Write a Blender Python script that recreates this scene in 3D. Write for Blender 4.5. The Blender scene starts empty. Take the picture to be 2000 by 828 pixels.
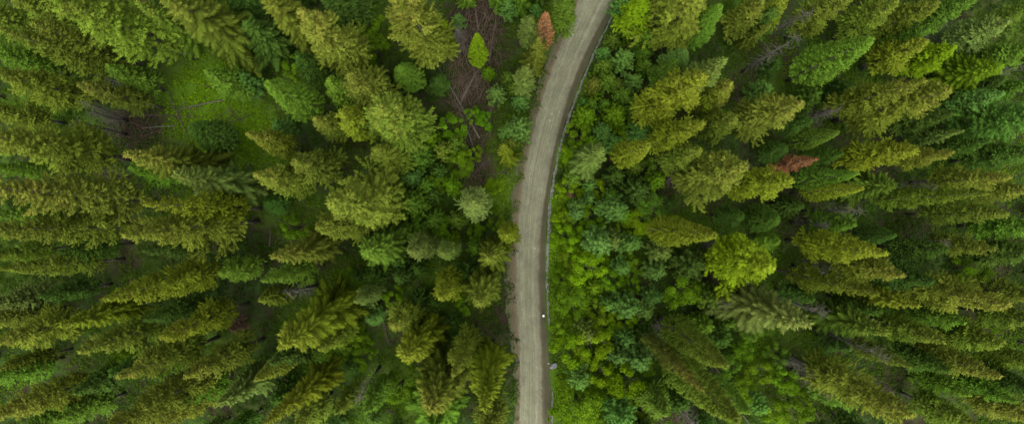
import bpy, math
import numpy as np

SC = bpy.context.scene
COL = SC.collection
rng = np.random.default_rng(7)
rad = math.radians

# ------------------------------------------------------------------ camera
CAM_H = 110.0          # drone height over the road (m)
FPX = 1351.0           # focal length in photograph pixels (2000 px wide)
CX, CY = 1000.0, 413.0
cam_d = bpy.data.cameras.new("camera")
cam_d.sensor_width = 36.0
cam_d.lens = 36.0 * FPX / 2000.0
cam_d.clip_end = 3000.0
cam = bpy.data.objects.new("camera", cam_d)
cam.location = (0, 0, CAM_H)
cam.rotation_euler = (0, 0, 0)
COL.objects.link(cam)
SC.camera = cam

# ------------------------------------------------------------------ overcast light
SUN_EL, SUN_AZ = rad(64), rad(180)
world = bpy.data.worlds.new("World")
SC.world = world
world.use_nodes = True
wn = world.node_tree.nodes
wl = world.node_tree.links
bg = wn["Background"]
sky = wn.new("ShaderNodeTexSky")
sky.sky_type = 'NISHITA'
sky.sun_disc = False
sky.sun_elevation = SUN_EL
sky.sun_rotation = SUN_AZ
sky.dust_density = 4.0
hs = wn.new("ShaderNodeHueSaturation")      # cloud cover: the sky has lost most of its blue
hs.inputs["Saturation"].default_value = 0.20
wl.new(sky.outputs[0], hs.inputs["Color"])
wl.new(hs.outputs[0], bg.inputs["Color"])
bg.inputs["Strength"].default_value = 0.08
sun_d = bpy.data.lights.new("sun", 'SUN')
sun_d.energy = 1.5
sun_d.angle = rad(80)
sun_d.color = (1.0, 0.98, 0.93)
sun = bpy.data.objects.new("sun", sun_d)
sun.rotation_euler = (math.pi / 2 - SUN_EL, 0, math.pi - SUN_AZ)
COL.objects.link(sun)
SC.view_settings.view_transform = 'Standard'
SC.view_settings.look = 'None'
SC.view_settings.exposure = 1.66
SC.view_settings.gamma = 1.0
SC.cycles.max_bounces = 5
SC.cycles.diffuse_bounces = 3
SC.cycles.transmission_bounces = 2
SC.cycles.sample_clamp_indirect = 4.0

# ------------------------------------------------------------------ helpers
def gp(px, py, z=0.0):
    """photograph pixel -> point at height z"""
    s = (CAM_H - z) / FPX
    return np.array([(px - CX) * s, -(py - CY) * s, z])

def mat_nodes(name):
    m = bpy.data.materials.new(name)
    m.use_nodes = True
    nt = m.node_tree
    return m, nt, nt.nodes["Principled BSDF"]

def mk_mesh(name, verts, faces, col=None, uv=None, smooth=False):
    """verts (n,3), faces (m,k) with one k; col (n,4) per vertex"""
    verts = np.ascontiguousarray(verts, dtype=np.float32)
    faces = np.ascontiguousarray(faces, dtype=np.int32)
    me = bpy.data.meshes.new(name)
    n, (m, k) = len(verts), faces.shape
    me.vertices.add(n)
    me.vertices.foreach_set("co", verts.ravel())
    me.loops.add(m * k)
    me.loops.foreach_set("vertex_index", faces.ravel())
    me.polygons.add(m)
    me.polygons.foreach_set("loop_start", np.arange(0, m * k, k, dtype=np.int32))
    me.polygons.foreach_set("loop_total", np.full(m, k, dtype=np.int32))
    if smooth:
        me.polygons.foreach_set("use_smooth", np.ones(m, dtype=bool))
    me.update(calc_edges=True)
    if col is not None:
        a = me.color_attributes.new("Col", 'FLOAT_COLOR', 'POINT')
        a.data.foreach_set("color", np.ascontiguousarray(col, dtype=np.float32).ravel())
    if uv is not None:
        l = me.uv_layers.new(name="UVMap")
        l.data.foreach_set("uv", np.ascontiguousarray(uv[faces.ravel()], dtype=np.float32).ravel())
    return me

def obj(name, me, mat=None, parent=None, **props):
    o = bpy.data.objects.new(name, me)
    COL.objects.link(o)
    if mat is not None and not me.materials:
        me.materials.append(mat)
    o.parent = parent
    for k, v in props.items():
        o[k] = v
    return o

def tubes(paths, sides=7):
    """paths: list of (points (n,3), radii (n,)) -> verts, quads (caps closed by a collapsed last ring)"""
    V, F = [], []
    base = 0
    for P, Rr in paths:
        P = np.asarray(P, float); Rr = np.asarray(Rr, float)
        n = len(P)
        T = np.gradient(P, axis=0)
        T /= np.linalg.norm(T, axis=1)[:, None] + 1e-9
        up = np.array([0, 0, 1.0]) if abs(T[0, 2]) < 0.9 else np.array([1.0, 0, 0])
        A = np.cross(T, up); A /= np.linalg.norm(A, axis=1)[:, None] + 1e-9
        B = np.cross(T, A)
        th = np.arange(sides) / sides * 2 * math.pi
        ring = (A[:, None, :] * np.cos(th)[None, :, None] + B[:, None, :] * np.sin(th)[None, :, None])
        pts = P[:, None, :] + ring * Rr[:, None, None]
        # cap rings
        first = np.repeat(P[:1], sides, 0) + ring[0] * Rr[0] * 0.02
        last = np.repeat(P[-1:], sides, 0) + ring[-1] * Rr[-1] * 0.02
        allp = np.concatenate([first, pts.reshape(-1, 3), last])
        V.append(allp)
        i = np.arange(n + 1)[:, None] * sides
        j = np.arange(sides)[None, :]
        j2 = (j + 1) % sides
        q = np.stack([i + j, i + j2, i + sides + j2, i + sides + j], -1).reshape(-1, 4)
        F.append(q + base)
        base += len(allp)
    return np.concatenate(V), np.concatenate(F)

def unit(v):
    return v / (np.linalg.norm(v, axis=-1, keepdims=True) + 1e-9)

class Blades:
    """collects needle sprays: little three-sided cones"""
    def __init__(s):
        s.p, s.d, s.l, s.r, s.c = [], [], [], [], []
    def add(s, p, d, l, r, c):
        n = len(p)
        s.p.append(p); s.d.append(unit(d))
        s.l.append(np.broadcast_to(l, n)); s.r.append(np.broadcast_to(r, n)); s.c.append(np.broadcast_to(c, n))
    def build(s, name, rg, zmax):
        p = np.concatenate(s.p); d = np.concatenate(s.d)
        l = np.concatenate(s.l)[:, None]; r = np.concatenate(s.r)[:, None]; c = np.concatenate(s.c)
        n = len(p)
        a = unit(np.cross(d, rg.normal(size=(n, 3))))
        b = np.cross(d, a)
        mid = p + d * l * 0.15
        V = np.empty((n, 4, 3))
        for k in range(3):
            t = k * 2 * math.pi / 3
            V[:, k] = mid + (a * math.cos(t) + b * math.sin(t)) * r * (1.0 if k else .8)
        V[:, 3] = p + d * l
        tri = np.array([[3, 0, 1], [3, 1, 2], [3, 2, 0]])
        F = (tri[None] + (np.arange(n) * 4)[:, None, None]).reshape(-1, 3)
        C = np.ones((n, 4, 4))
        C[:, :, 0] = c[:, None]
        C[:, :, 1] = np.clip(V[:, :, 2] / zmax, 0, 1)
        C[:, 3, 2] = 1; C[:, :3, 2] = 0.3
        return mk_mesh(name, V.reshape(-1, 3), F, C.reshape(-1, 4))

# ------------------------------------------------------------------ materials
def foliage_material(name, trans=0.12, rough=0.75):
    m, nt, p = mat_nodes(name)
    n, l = nt.nodes, nt.links
    oi = n.new("ShaderNodeObjectInfo")
    at = n.new("ShaderNodeAttribute"); at.attribute_name = "Col"
    sep = n.new("ShaderNodeSeparateColor"); l.new(at.outputs["Color"], sep.inputs[0])
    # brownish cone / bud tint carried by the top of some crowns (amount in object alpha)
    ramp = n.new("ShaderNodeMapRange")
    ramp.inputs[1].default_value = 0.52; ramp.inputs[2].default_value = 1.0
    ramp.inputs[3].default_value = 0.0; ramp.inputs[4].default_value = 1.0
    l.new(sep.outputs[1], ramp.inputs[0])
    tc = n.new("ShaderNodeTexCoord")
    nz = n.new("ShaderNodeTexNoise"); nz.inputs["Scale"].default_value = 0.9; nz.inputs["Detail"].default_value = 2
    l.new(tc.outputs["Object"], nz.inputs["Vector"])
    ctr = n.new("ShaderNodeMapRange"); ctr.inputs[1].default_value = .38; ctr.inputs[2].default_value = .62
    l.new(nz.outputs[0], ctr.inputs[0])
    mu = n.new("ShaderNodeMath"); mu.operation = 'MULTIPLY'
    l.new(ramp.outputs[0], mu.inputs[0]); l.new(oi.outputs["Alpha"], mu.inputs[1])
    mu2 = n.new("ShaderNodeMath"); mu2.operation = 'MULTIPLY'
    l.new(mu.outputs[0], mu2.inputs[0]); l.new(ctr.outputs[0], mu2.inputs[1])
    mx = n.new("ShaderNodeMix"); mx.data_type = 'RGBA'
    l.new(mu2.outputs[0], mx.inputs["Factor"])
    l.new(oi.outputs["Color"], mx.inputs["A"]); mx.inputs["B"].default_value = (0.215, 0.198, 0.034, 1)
    # fresh growth at the ends of the shoots
    fr = n.new("ShaderNodeMix"); fr.data_type = 'RGBA'; fr.blend_type = 'MULTIPLY'; fr.inputs["Factor"].default_value = 1
    l.new(mx.outputs["Result"], fr.inputs["A"])
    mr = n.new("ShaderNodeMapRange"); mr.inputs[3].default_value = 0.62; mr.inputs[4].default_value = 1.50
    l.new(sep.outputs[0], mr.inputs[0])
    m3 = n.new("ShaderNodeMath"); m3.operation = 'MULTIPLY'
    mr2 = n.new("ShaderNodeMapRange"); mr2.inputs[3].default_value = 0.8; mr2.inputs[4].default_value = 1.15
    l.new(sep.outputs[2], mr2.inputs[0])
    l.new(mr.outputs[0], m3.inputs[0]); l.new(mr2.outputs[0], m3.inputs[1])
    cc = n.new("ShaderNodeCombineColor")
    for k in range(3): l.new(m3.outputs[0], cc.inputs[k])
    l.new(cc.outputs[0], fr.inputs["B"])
    l.new(fr.outputs["Result"], p.inputs["Base Color"])
    p.inputs["Roughness"].default_value = rough
    p.inputs["Specular IOR Level"].default_value = 0.03
    tr = n.new("ShaderNodeBsdfTranslucent")
    l.new(fr.outputs["Result"], tr.inputs["Color"])
    ms = n.new("ShaderNodeMixShader"); ms.inputs[0].default_value = trans
    l.new(p.outputs[0], ms.inputs[1]); l.new(tr.outputs[0], ms.inputs[2])
    l.new(ms.outputs[0], n["Material Output"].inputs["Surface"])
    return m

def bark_material(name, c1, c2, scale=3.0):
    m, nt, p = mat_nodes(name)
    n, l = nt.nodes, nt.links
    tc = n.new("ShaderNodeTexCoord")
    mp = n.new("ShaderNodeMapping"); mp.inputs["Scale"].default_value = (scale, scale, scale * 0.25)
    nz = n.new("ShaderNodeTexNoise"); nz.inputs["Scale"].default_value = 3; nz.inputs["Detail"].default_value = 5
    l.new(tc.outputs["Object"], mp.inputs[0]); l.new(mp.outputs[0], nz.inputs["Vector"])
    cr = n.new("ShaderNodeValToRGB")
    cr.color_ramp.elements[0].position = .35; cr.color_ramp.elements[0].color = (*c1, 1)
    cr.color_ramp.elements[1].position = .68; cr.color_ramp.elements[1].color = (*c2, 1)
    l.new(nz.outputs[0], cr.inputs[0]); l.new(cr.outputs[0], p.inputs["Base Color"])
    bp = n.new("ShaderNodeBump"); bp.inputs["Strength"].default_value = .6; bp.inputs["Distance"].default_value = .04
    l.new(nz.outputs[0], bp.inputs["Height"]); l.new(bp.outputs[0], p.inputs["Normal"])
    p.inputs["Roughness"].default_value = .9
    return m

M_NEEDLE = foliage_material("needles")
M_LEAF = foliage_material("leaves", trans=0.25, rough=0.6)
M_BARK = bark_material("bark", (.045, .035, .026), (.13, .11, .09))
M_GREY = bark_material("grey_dead_wood", (.042, .038, .028), (.115, .105, .083))
M_LOG = bark_material("fallen_wood", (.03, .021, .014), (.095, .070, .047))

# ------------------------------------------------------------------ road and ground
# rows: y, left verge edge, left gravel edge, right gravel edge, ditch near side, ditch width
ROAD = np.array([
    (-260, 1190, 1222, 1300, 1322, 4),
    (-120, 1152, 1176, 1246, 1264, 4),
    (0,   1122, 1133, 1196, 1206, 4),
    (50,  1098, 1112, 1168, 1182, 4),
    (100, 1074, 1092, 1142, 1157, 5),
    (150, 1054, 1074, 1121, 1136, 5),
    (200, 1040, 1058, 1104, 1116, 6),
    (250, 1026, 1044, 1091, 1100, 6),
    (300, 1014, 1032, 1079, 1085, 6),
    (350, 1004, 1023, 1069, 1077, 6),
    (400, 996, 1016, 1060, 1070, 7),
    (450, 990, 1013, 1055, 1066, 7),
    (500, 986, 1011, 1051, 1065, 6),
    (550, 984, 1009.5, 1050.5, 1064, 6),
    (600, 988, 1011, 1052, 1065, 5),
    (650, 994, 1014, 1055, 1068, 3),
    (700, 1001, 1016.5, 1057, 1072, 3),
    (750, 1005, 1017, 1057.5, 1076, 3),
    (828, 1004, 1016, 1058, 1077, 3),
    (960, 985, 1012, 1056, 1076, 3),
    (1090, 970, 1000, 1046, 1066, 3)], float)
YS = np.arange(-260, 1090.1, 3.0)
def road_col(k, ys=YS):
    v = np.interp(ys, ROAD[:, 0], ROAD[:, k])
    w = 12
    if len(ys) > 50:
        pad = np.concatenate([np.full(w, v[0]) + (np.arange(-w, 0)) * (v[1] - v[0]), v, np.full(w, v[-1]) + np.arange(1, w + 1) * (v[-1] - v[-2])])
        v = np.convolve(pad, np.ones(2 * w + 1) / (2 * w + 1), 'valid')
    return v
RL, GL, GR, DL, DW = (road_col(k) for k in range(1, 6))
def wob(ys, amp, f, ph):
    return amp * (np.sin(ys * f + ph) + .6 * np.sin(ys * f * 2.3 + ph * 2) + .4 * np.sin(ys * f * 5.1 + ph * 3)) / 2

def zrow(px, py, z):
    return np.stack([(px - CX) * CAM_H / FPX, -(py - CY) * CAM_H / FPX, np.broadcast_to(z, px.shape)], -1)

# road: verge, crowned gravel, shoulder in one sheet
us = [0, .08, .17, .25, 1/3, .37, .41, .45, .5, .55, .59, .63, 2/3, .75, .85, .93, 1.0]
def road_x(u):
    if u <= 1/3: return RL + (GL - RL) * (u * 3)
    if u <= 2/3: return GL + (GR - GL) * (u * 3 - 1)
    return GR + (DL - GR) * (u * 3 - 2)
rows = []
uvs = []
along = (YS - YS[0]) * CAM_H / FPX
def road_z(u):
    if u <= 1/3: return 0.02 + 0.10 * (u * 3) ** 1.5
    if u <= 2/3: return 0.12 + 0.06 * math.sin((u * 3 - 1) * math.pi)
    return 0.12 - 0.17 * (u * 3 - 2)
for u in us:
    edge = wob(YS, 3.0, .11, 1.0) if u == 0 else (wob(YS, .8, .13, 4.0) if u == 1 else 0)
    rut = -0.015 if u in (.41, .59) else 0
    rows.append(zrow(road_x(u) + edge, YS, road_z(u) + rut))
    uvs.append(np.stack([np.full(len(YS), u), along / 100], -1))
nr, nc = len(us), len(YS)
V = np.concatenate(rows); UV = np.concatenate(uvs)
i, j = np.meshgrid(np.arange(nr - 1), np.arange(nc - 1), indexing='ij')
F = np.stack([i * nc + j, i * nc + j + 1, (i + 1) * nc + j + 1, (i + 1) * nc + j], -1).reshape(-1, 4)
road_me = mk_mesh("road", V, F, uv=UV, smooth=True)

m, nt, p = mat_nodes("gravel_road"); n, l = nt.nodes, nt.links
tc = n.new("ShaderNodeTexCoord"); sx = n.new("ShaderNodeSeparateXYZ"); l.new(tc.outputs["UV"], sx.inputs[0])
nb = n.new("ShaderNodeTexNoise"); nb.inputs["Scale"].default_value = .55; nb.inputs["Detail"].default_value = 8; nb.inputs["Roughness"].default_value = .7
l.new(tc.outputs["Object"], nb.inputs["Vector"])
off = n.new("ShaderNodeMath"); off.operation = 'MULTIPLY_ADD'; off.inputs[1].default_value = .20; off.inputs[2].default_value = -.10
l.new(nb.outputs[0], off.inputs[0])
uu = n.new("ShaderNodeMath"); uu.operation = 'ADD'; l.new(sx.outputs[0], uu.inputs[0]); l.new(off.outputs[0], uu.inputs[1])
cr = n.new("ShaderNodeValToRGB"); e = cr.color_ramp.elements
e[0].position = 0.0; e[0].color = (.040, .050, .014, 1)
e[1].position = 1.0; e[1].color = (.040, .048, .014, 1)
for pos, c in [(.10, (.052, .052, .020, 1)), (.22, (.070, .054, .027, 1)), (.305, (.088, .072, .043, 1)), (.345, (.118, .118, .072, 1)), (.385, (.104, .104, .062, 1)), (.42, (.134, .134, .085, 1)),
               (.46, (.106, .106, .062, 1)), (.50, (.118, .117, .071, 1)), (.54, (.106, .106, .062, 1)), (.58, (.134, .134, .085, 1)), (.62, (.108, .107, .064, 1)), (.65, (.112, .109, .066, 1)),
               (.69, (.068, .060, .032, 1)), (.80, (.040, .034, .015, 1)), (.92, (.040, .038, .015, 1))]:
    el = cr.color_ramp.elements.new(pos); el.color = c
l.new(uu.outputs[0], cr.inputs[0])
# streaks left by tyres and the grader run along the road
mp = n.new("ShaderNodeMapping"); mp.inputs["Scale"].default_value = (95, 5.5, 1); l.new(tc.outputs["UV"], mp.inputs[0])
ns = n.new("ShaderNodeTexNoise"); ns.inputs["Scale"].default_value = 1.0; ns.inputs["Detail"].default_value = 5; ns.inputs["Roughness"].default_value = .65; ns.inputs["Distortion"].default_value = .3
l.new(mp.outputs[0], ns.inputs["Vector"])
mr = n.new("ShaderNodeMapRange"); mr.inputs[1].default_value = .3; mr.inputs[2].default_value = .7; mr.inputs[3].default_value = .66; mr.inputs[4].default_value = 1.32
l.new(ns.outputs[0], mr.inputs[0])
ng = n.new("ShaderNodeTexNoise"); ng.inputs["Scale"].default_value = 5; ng.inputs["Detail"].default_value = 8; ng.inputs["Roughness"].default_value = .8
l.new(tc.outputs["Object"], ng.inputs["Vector"])
mr2 = n.new("ShaderNodeMapRange"); mr2.inputs[1].default_value = .3; mr2.inputs[2].default_value = .7; mr2.inputs[3].default_value = .72; mr2.inputs[4].default_value = 1.28
l.new(ng.outputs[0], mr2.inputs[0])
nd = n.new("ShaderNodeTexNoise"); nd.inputs["Scale"].default_value = .45; nd.inputs["Detail"].default_value = 6; nd.inputs["Roughness"].default_value = .7
l.new(tc.outputs["Object"], nd.inputs["Vector"])
mr3 = n.new("ShaderNodeMapRange"); mr3.inputs[1].default_value = .3; mr3.inputs[2].default_value = .7; mr3.inputs[3].default_value = .78; mr3.inputs[4].default_value = 1.2
l.new(nd.outputs[0], mr3.inputs[0])
m0 = n.new("ShaderNodeMath"); m0.operation = 'MULTIPLY'; l.new(mr.outputs[0], m0.inputs[0]); l.new(mr3.outputs[0], m0.inputs[1])
mm = n.new("ShaderNodeMath"); mm.operation = 'MULTIPLY'; l.new(m0.outputs[0], mm.inputs[0]); l.new(mr2.outputs[0], mm.inputs[1])
cc = n.new("ShaderNodeCombineColor")
for k in range(3): l.new(mm.outputs[0], cc.inputs[k])
mx = n.new("ShaderNodeMix"); mx.data_type = 'RGBA'; mx.blend_type = 'MULTIPLY'; mx.inputs["Factor"].default_value = 1
l.new(cr.outputs[0], mx.inputs["A"]); l.new(cc.outputs[0], mx.inputs["B"]); l.new(mx.outputs["Result"], p.inputs["Base Color"])
bp = n.new("ShaderNodeBump"); bp.inputs["Strength"].default_value = .5; bp.inputs["Distance"].default_value = .05
l.new(ng.outputs[0], bp.inputs["Height"]); l.new(bp.outputs[0], p.inputs["Normal"]); p.inputs["Roughness"].default_value = .92
obj("road", road_me, m, kind="structure", label="pale gravel forest road with brown verges")

# silty water in the ditch right of the road, sky reflection put into its colour
def ditch_strip(name, y0, y1, label, x_off=0):
    ys = np.arange(y0, y1 + .1, 1.5)
    dl = np.interp(ys, YS, DL) + 2.2 + wob(ys, 1.0, .21, 2.2) + wob(ys, .9, .043, .7) + x_off
    dw = np.interp(ys, YS, DW) * (0.80 + wob(ys, .35, .17, 1.1) + wob(ys, .15, .9, .1))
    dw = np.maximum(dw, 1.2) * np.clip(np.minimum(ys - y0, y1 - ys) / 12, .15, 1)
    mid = dl + 2.5
    rr = [zrow(mid - dw / 2, ys, .03), zrow(mid, ys, .045), zrow(mid + dw / 2, ys, .03)]
    k = len(ys)
    i, j = np.meshgrid(np.arange(2), np.arange(k - 1), indexing='ij')
    F = np.stack([i * k + j, i * k + j + 1, (i + 1) * k + j + 1, (i + 1) * k + j], -1).reshape(-1, 4)
    m, nt, p = mat_nodes("sky_tinted_silty_water"); n, l = nt.nodes, nt.links
    nz = n.new("ShaderNodeTexNoise"); nz.inputs["Scale"].default_value = 2.2; nz.inputs["Detail"].default_value = 6
    tc = n.new("ShaderNodeTexCoord"); l.new(tc.outputs["Object"], nz.inputs["Vector"])
    cr = n.new("ShaderNodeValToRGB"); cr.color_ramp.elements[0].position = .36; cr.color_ramp.elements[0].color = (.055, .060, .040, 1)
    cr.color_ramp.elements[1].position = .58; cr.color_ramp.elements[1].color = (.118, .122, .102, 1)
    l.new(nz.outputs[0], cr.inputs[0]); l.new(cr.outputs[0], p.inputs["Base Color"]); p.inputs["Roughness"].default_value = .6; p.inputs["Specular IOR Level"].default_value = .25
    obj(name, mk_mesh(name, np.concatenate(rr), F, smooth=True), m, kind="structure", label=label)
ditch_strip("ditch_water", -200, 640, "thread of silty water coloured with pale sky reflection in the ditch beside the gravel road")
ditch_strip("ditch_water", 755, 1000, "thin thread of water coloured with pale sky reflection in the ditch below the boulder", -2)

# (x, y, radius, leaf density, lime) patches of moss, shrubs or bare litter read off the photograph
PATCH = [(400, 190, 100, 1, 1), (480, 255, 85, 1, 1), (440, 150, 60, 1, .9), (700, 60, 60, 1, .5), (590, 130, 55, 1, .5), (900, 260, 40, .9, .8), (890, 330, 50, .9, .9), (985, 380, 45, .8, .6),
         (960, 370, 40, .8, .8), (1090, 400, 40, 1, 1), (1100, 500, 60, 1, 1), (1110, 620, 70, 1, .9), (1110, 760, 60, 1, .9), (640, 640, 80, 1, .7), (690, 560, 60, 1, .6),
         (770, 750, 60, 1, .7), (1090, 300, 25, 1, .9), (1130, 180, 30, 1, .6), (600, 430, 60, 1, .5), (520, 300, 50, 1, .6), (1540, 760, 80, 1, .5), (1480, 700, 60, 1, .6), (1900, 520, 40, .9, .5),
         (930, 30, 50, .06, 0), (930, 90, 60, .06, 0), (925, 175, 50, .08, 0), (925, 335, 32, .12, 0), (930, 250, 28, .2, 0), (925, 290, 26, .25, 0), (270, 240, 50, .15, 0), (1290, 350, 35, .25, .1), (990, 620, 25, .25, .1)]
# forest floor
gx = np.concatenate([np.linspace(-420, -104, 40), np.arange(-100, 100.1, .9), np.linspace(104, 420, 40)])
gy = np.concatenate([np.linspace(-300, -54, 30), np.arange(-50, 50.1, .9), np.linspace(54, 300, 30)])
X, Y = np.meshgrid(gx, gy)
def snoise(x, y, s, seed):
    r = np.random.default_rng(seed); out = 0
    for k in range(7):
        a = r.uniform(0, 2 * math.pi); f = r.uniform(.6, 1.7) / s; ph = r.uniform(0, 6.28)
        out = out + np.sin((x * math.cos(a) + y * math.sin(a)) * f * 2 * math.pi / 2 + ph)
    return out / 3.2
road_mid = lambda Yw: np.interp(CY - Yw * FPX / CAM_H, YS, (RL + DL) / 2 - CX) * CAM_H / FPX
far = np.clip((np.abs(X - road_mid(Y)) - 6) / 10, 0, 1)
Z = -0.12 + far * 0.22 * snoise(X, Y, 9, 3)
V = np.stack([X, Y, Z], -1).reshape(-1, 3)
ny_, nx_ = X.shape
i, j = np.meshgrid(np.arange(ny_ - 1), np.arange(nx_ - 1), indexing='ij')
F = np.stack([i * nx_ + j, i * nx_ + j + 1, (i + 1) * nx_ + j + 1, (i + 1) * nx_ + j], -1).reshape(-1, 4)
gpx, gpy = CX + X * FPX / CAM_H, CY - Y * FPX / CAM_H
moss = np.clip(.08 + .40 * snoise(X, Y, 12, 21) + .15 * snoise(X, Y, 3, 22), 0, .8)
for x, y, r, dn, lm in PATCH:
    w = np.clip(1.3 - np.hypot(gpx - x, gpy - y) / r, 0, 1)
    moss = moss * (1 - w) + (lm if dn > .4 else 0) * w
bare = np.zeros_like(X)
for x, y, r, dn, lm in PATCH:
    if dn < .4: bare = np.maximum(bare, np.clip(1.5 - np.hypot(gpx - x, gpy - y) / r, 0, 1))
GC = np.ones((X.size, 4)); GC[:, 0] = moss.ravel(); GC[:, 1] = bare.ravel()
m, nt, p = mat_nodes("forest_floor"); n, l = nt.nodes, nt.links
tc = n.new("ShaderNodeTexCoord")
na = n.new("ShaderNodeTexNoise"); na.inputs["Scale"].default_value = .10; na.inputs["Detail"].default_value = 6; na.inputs["Roughness"].default_value = .65
nb = n.new("ShaderNodeTexNoise"); nb.inputs["Scale"].default_value = 1.6; nb.inputs["Detail"].default_value = 8; nb.inputs["Roughness"].default_value = .75
for q in (na, nb): l.new(tc.outputs["Object"], q.inputs["Vector"])
ad = n.new("ShaderNodeMath"); ad.operation = 'ADD'; l.new(na.outputs[0], ad.inputs[0])
sc_ = n.new("ShaderNodeMath"); sc_.operation = 'MULTIPLY_ADD'; sc_.inputs[1].default_value = .6; sc_.inputs[2].default_value = -.3
l.new(nb.outputs[0], sc_.inputs[0]); l.new(sc_.outputs[0], ad.inputs[1])
cr = n.new("ShaderNodeValToRGB"); e = cr.color_ramp.elements
e[0].position = .3; e[0].color = (.020, .015, .010, 1)
e[1].position = .75; e[1].color = (.035, .070, .009, 1)
for pos, c in [(.42, (.030, .022, .013, 1)), (.50, (.022, .030, .009, 1)), (.60, (.022, .045, .008, 1))]:
    el = cr.color_ramp.elements.new(pos); el.color = c
l.new(ad.outputs[0], cr.inputs[0])
at = n.new("ShaderNodeAttribute"); at.attribute_name = "Col"
sp = n.new("ShaderNodeSeparateColor"); l.new(at.outputs["Color"], sp.inputs[0])
mo = n.new("ShaderNodeMath"); mo.operation = 'MULTIPLY_ADD'; mo.inputs[1].default_value = 1.0; mo.use_clamp = True
l.new(sp.outputs[0], mo.inputs[0]); l.new(sc_.outputs[0], mo.inputs[2])
mg = n.new("ShaderNodeMix"); mg.data_type = 'RGBA'; mg.inputs["B"].default_value = (.060, .122, .005, 1)
l.new(mo.outputs[0], mg.inputs["Factor"]); l.new(cr.outputs[0], mg.inputs["A"])
mb = n.new("ShaderNodeMix"); mb.data_type = 'RGBA'; mb.inputs["B"].default_value = (.026, .019, .011, 1)
l.new(sp.outputs[1], mb.inputs["Factor"]); l.new(mg.outputs["Result"], mb.inputs["A"])
l.new(mb.outputs["Result"], p.inputs["Base Color"]); p.inputs["Roughness"].default_value = .95; p.inputs["Specular IOR Level"].default_value = .1
bp = n.new("ShaderNodeBump"); bp.inputs["Strength"].default_value = .8; bp.inputs["Distance"].default_value = .15
l.new(nb.outputs[0], bp.inputs["Height"]); l.new(bp.outputs[0], p.inputs["Normal"])
obj("ground", mk_mesh("ground", V, F, GC, smooth=True), m, kind="structure", label="mossy forest floor with leaf litter")

# ------------------------------------------------------------------ tree builders (unit meshes shared by copies)
def trunk_mesh(name, rg, h, r0, stubs=0, stub_z=(.15, .5), bend=.15):
    zz = np.linspace(0, 1, 9)
    P = np.stack([bend * np.sin(zz * 3 + rg.uniform(0, 6)) * zz, bend * np.sin(zz * 2.3 + rg.uniform(0, 6)) * zz, zz * h - .3 * (zz == 0)], -1)
    Rr = r0 * (1 - zz * .92); Rr[0] *= 1.35
    paths = [(P, Rr)]
    for k in range(stubs):
        z = rg.uniform(*stub_z); a = rg.uniform(0, 6.28); L = rg.uniform(.5, 1.8)
        b = np.array([np.interp(z, zz, P[:, q]) for q in range(3)])
        d = np.array([math.cos(a), math.sin(a), rg.uniform(-.3, .15)])
        paths.append(([b, b + d * L * .6, b + d * L + np.array([0, 0, -.1 * L])], [.035, .022, .008]))
    v, f = tubes(paths, 6)
    return mk_mesh(name, v, f, smooth=True)

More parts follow.
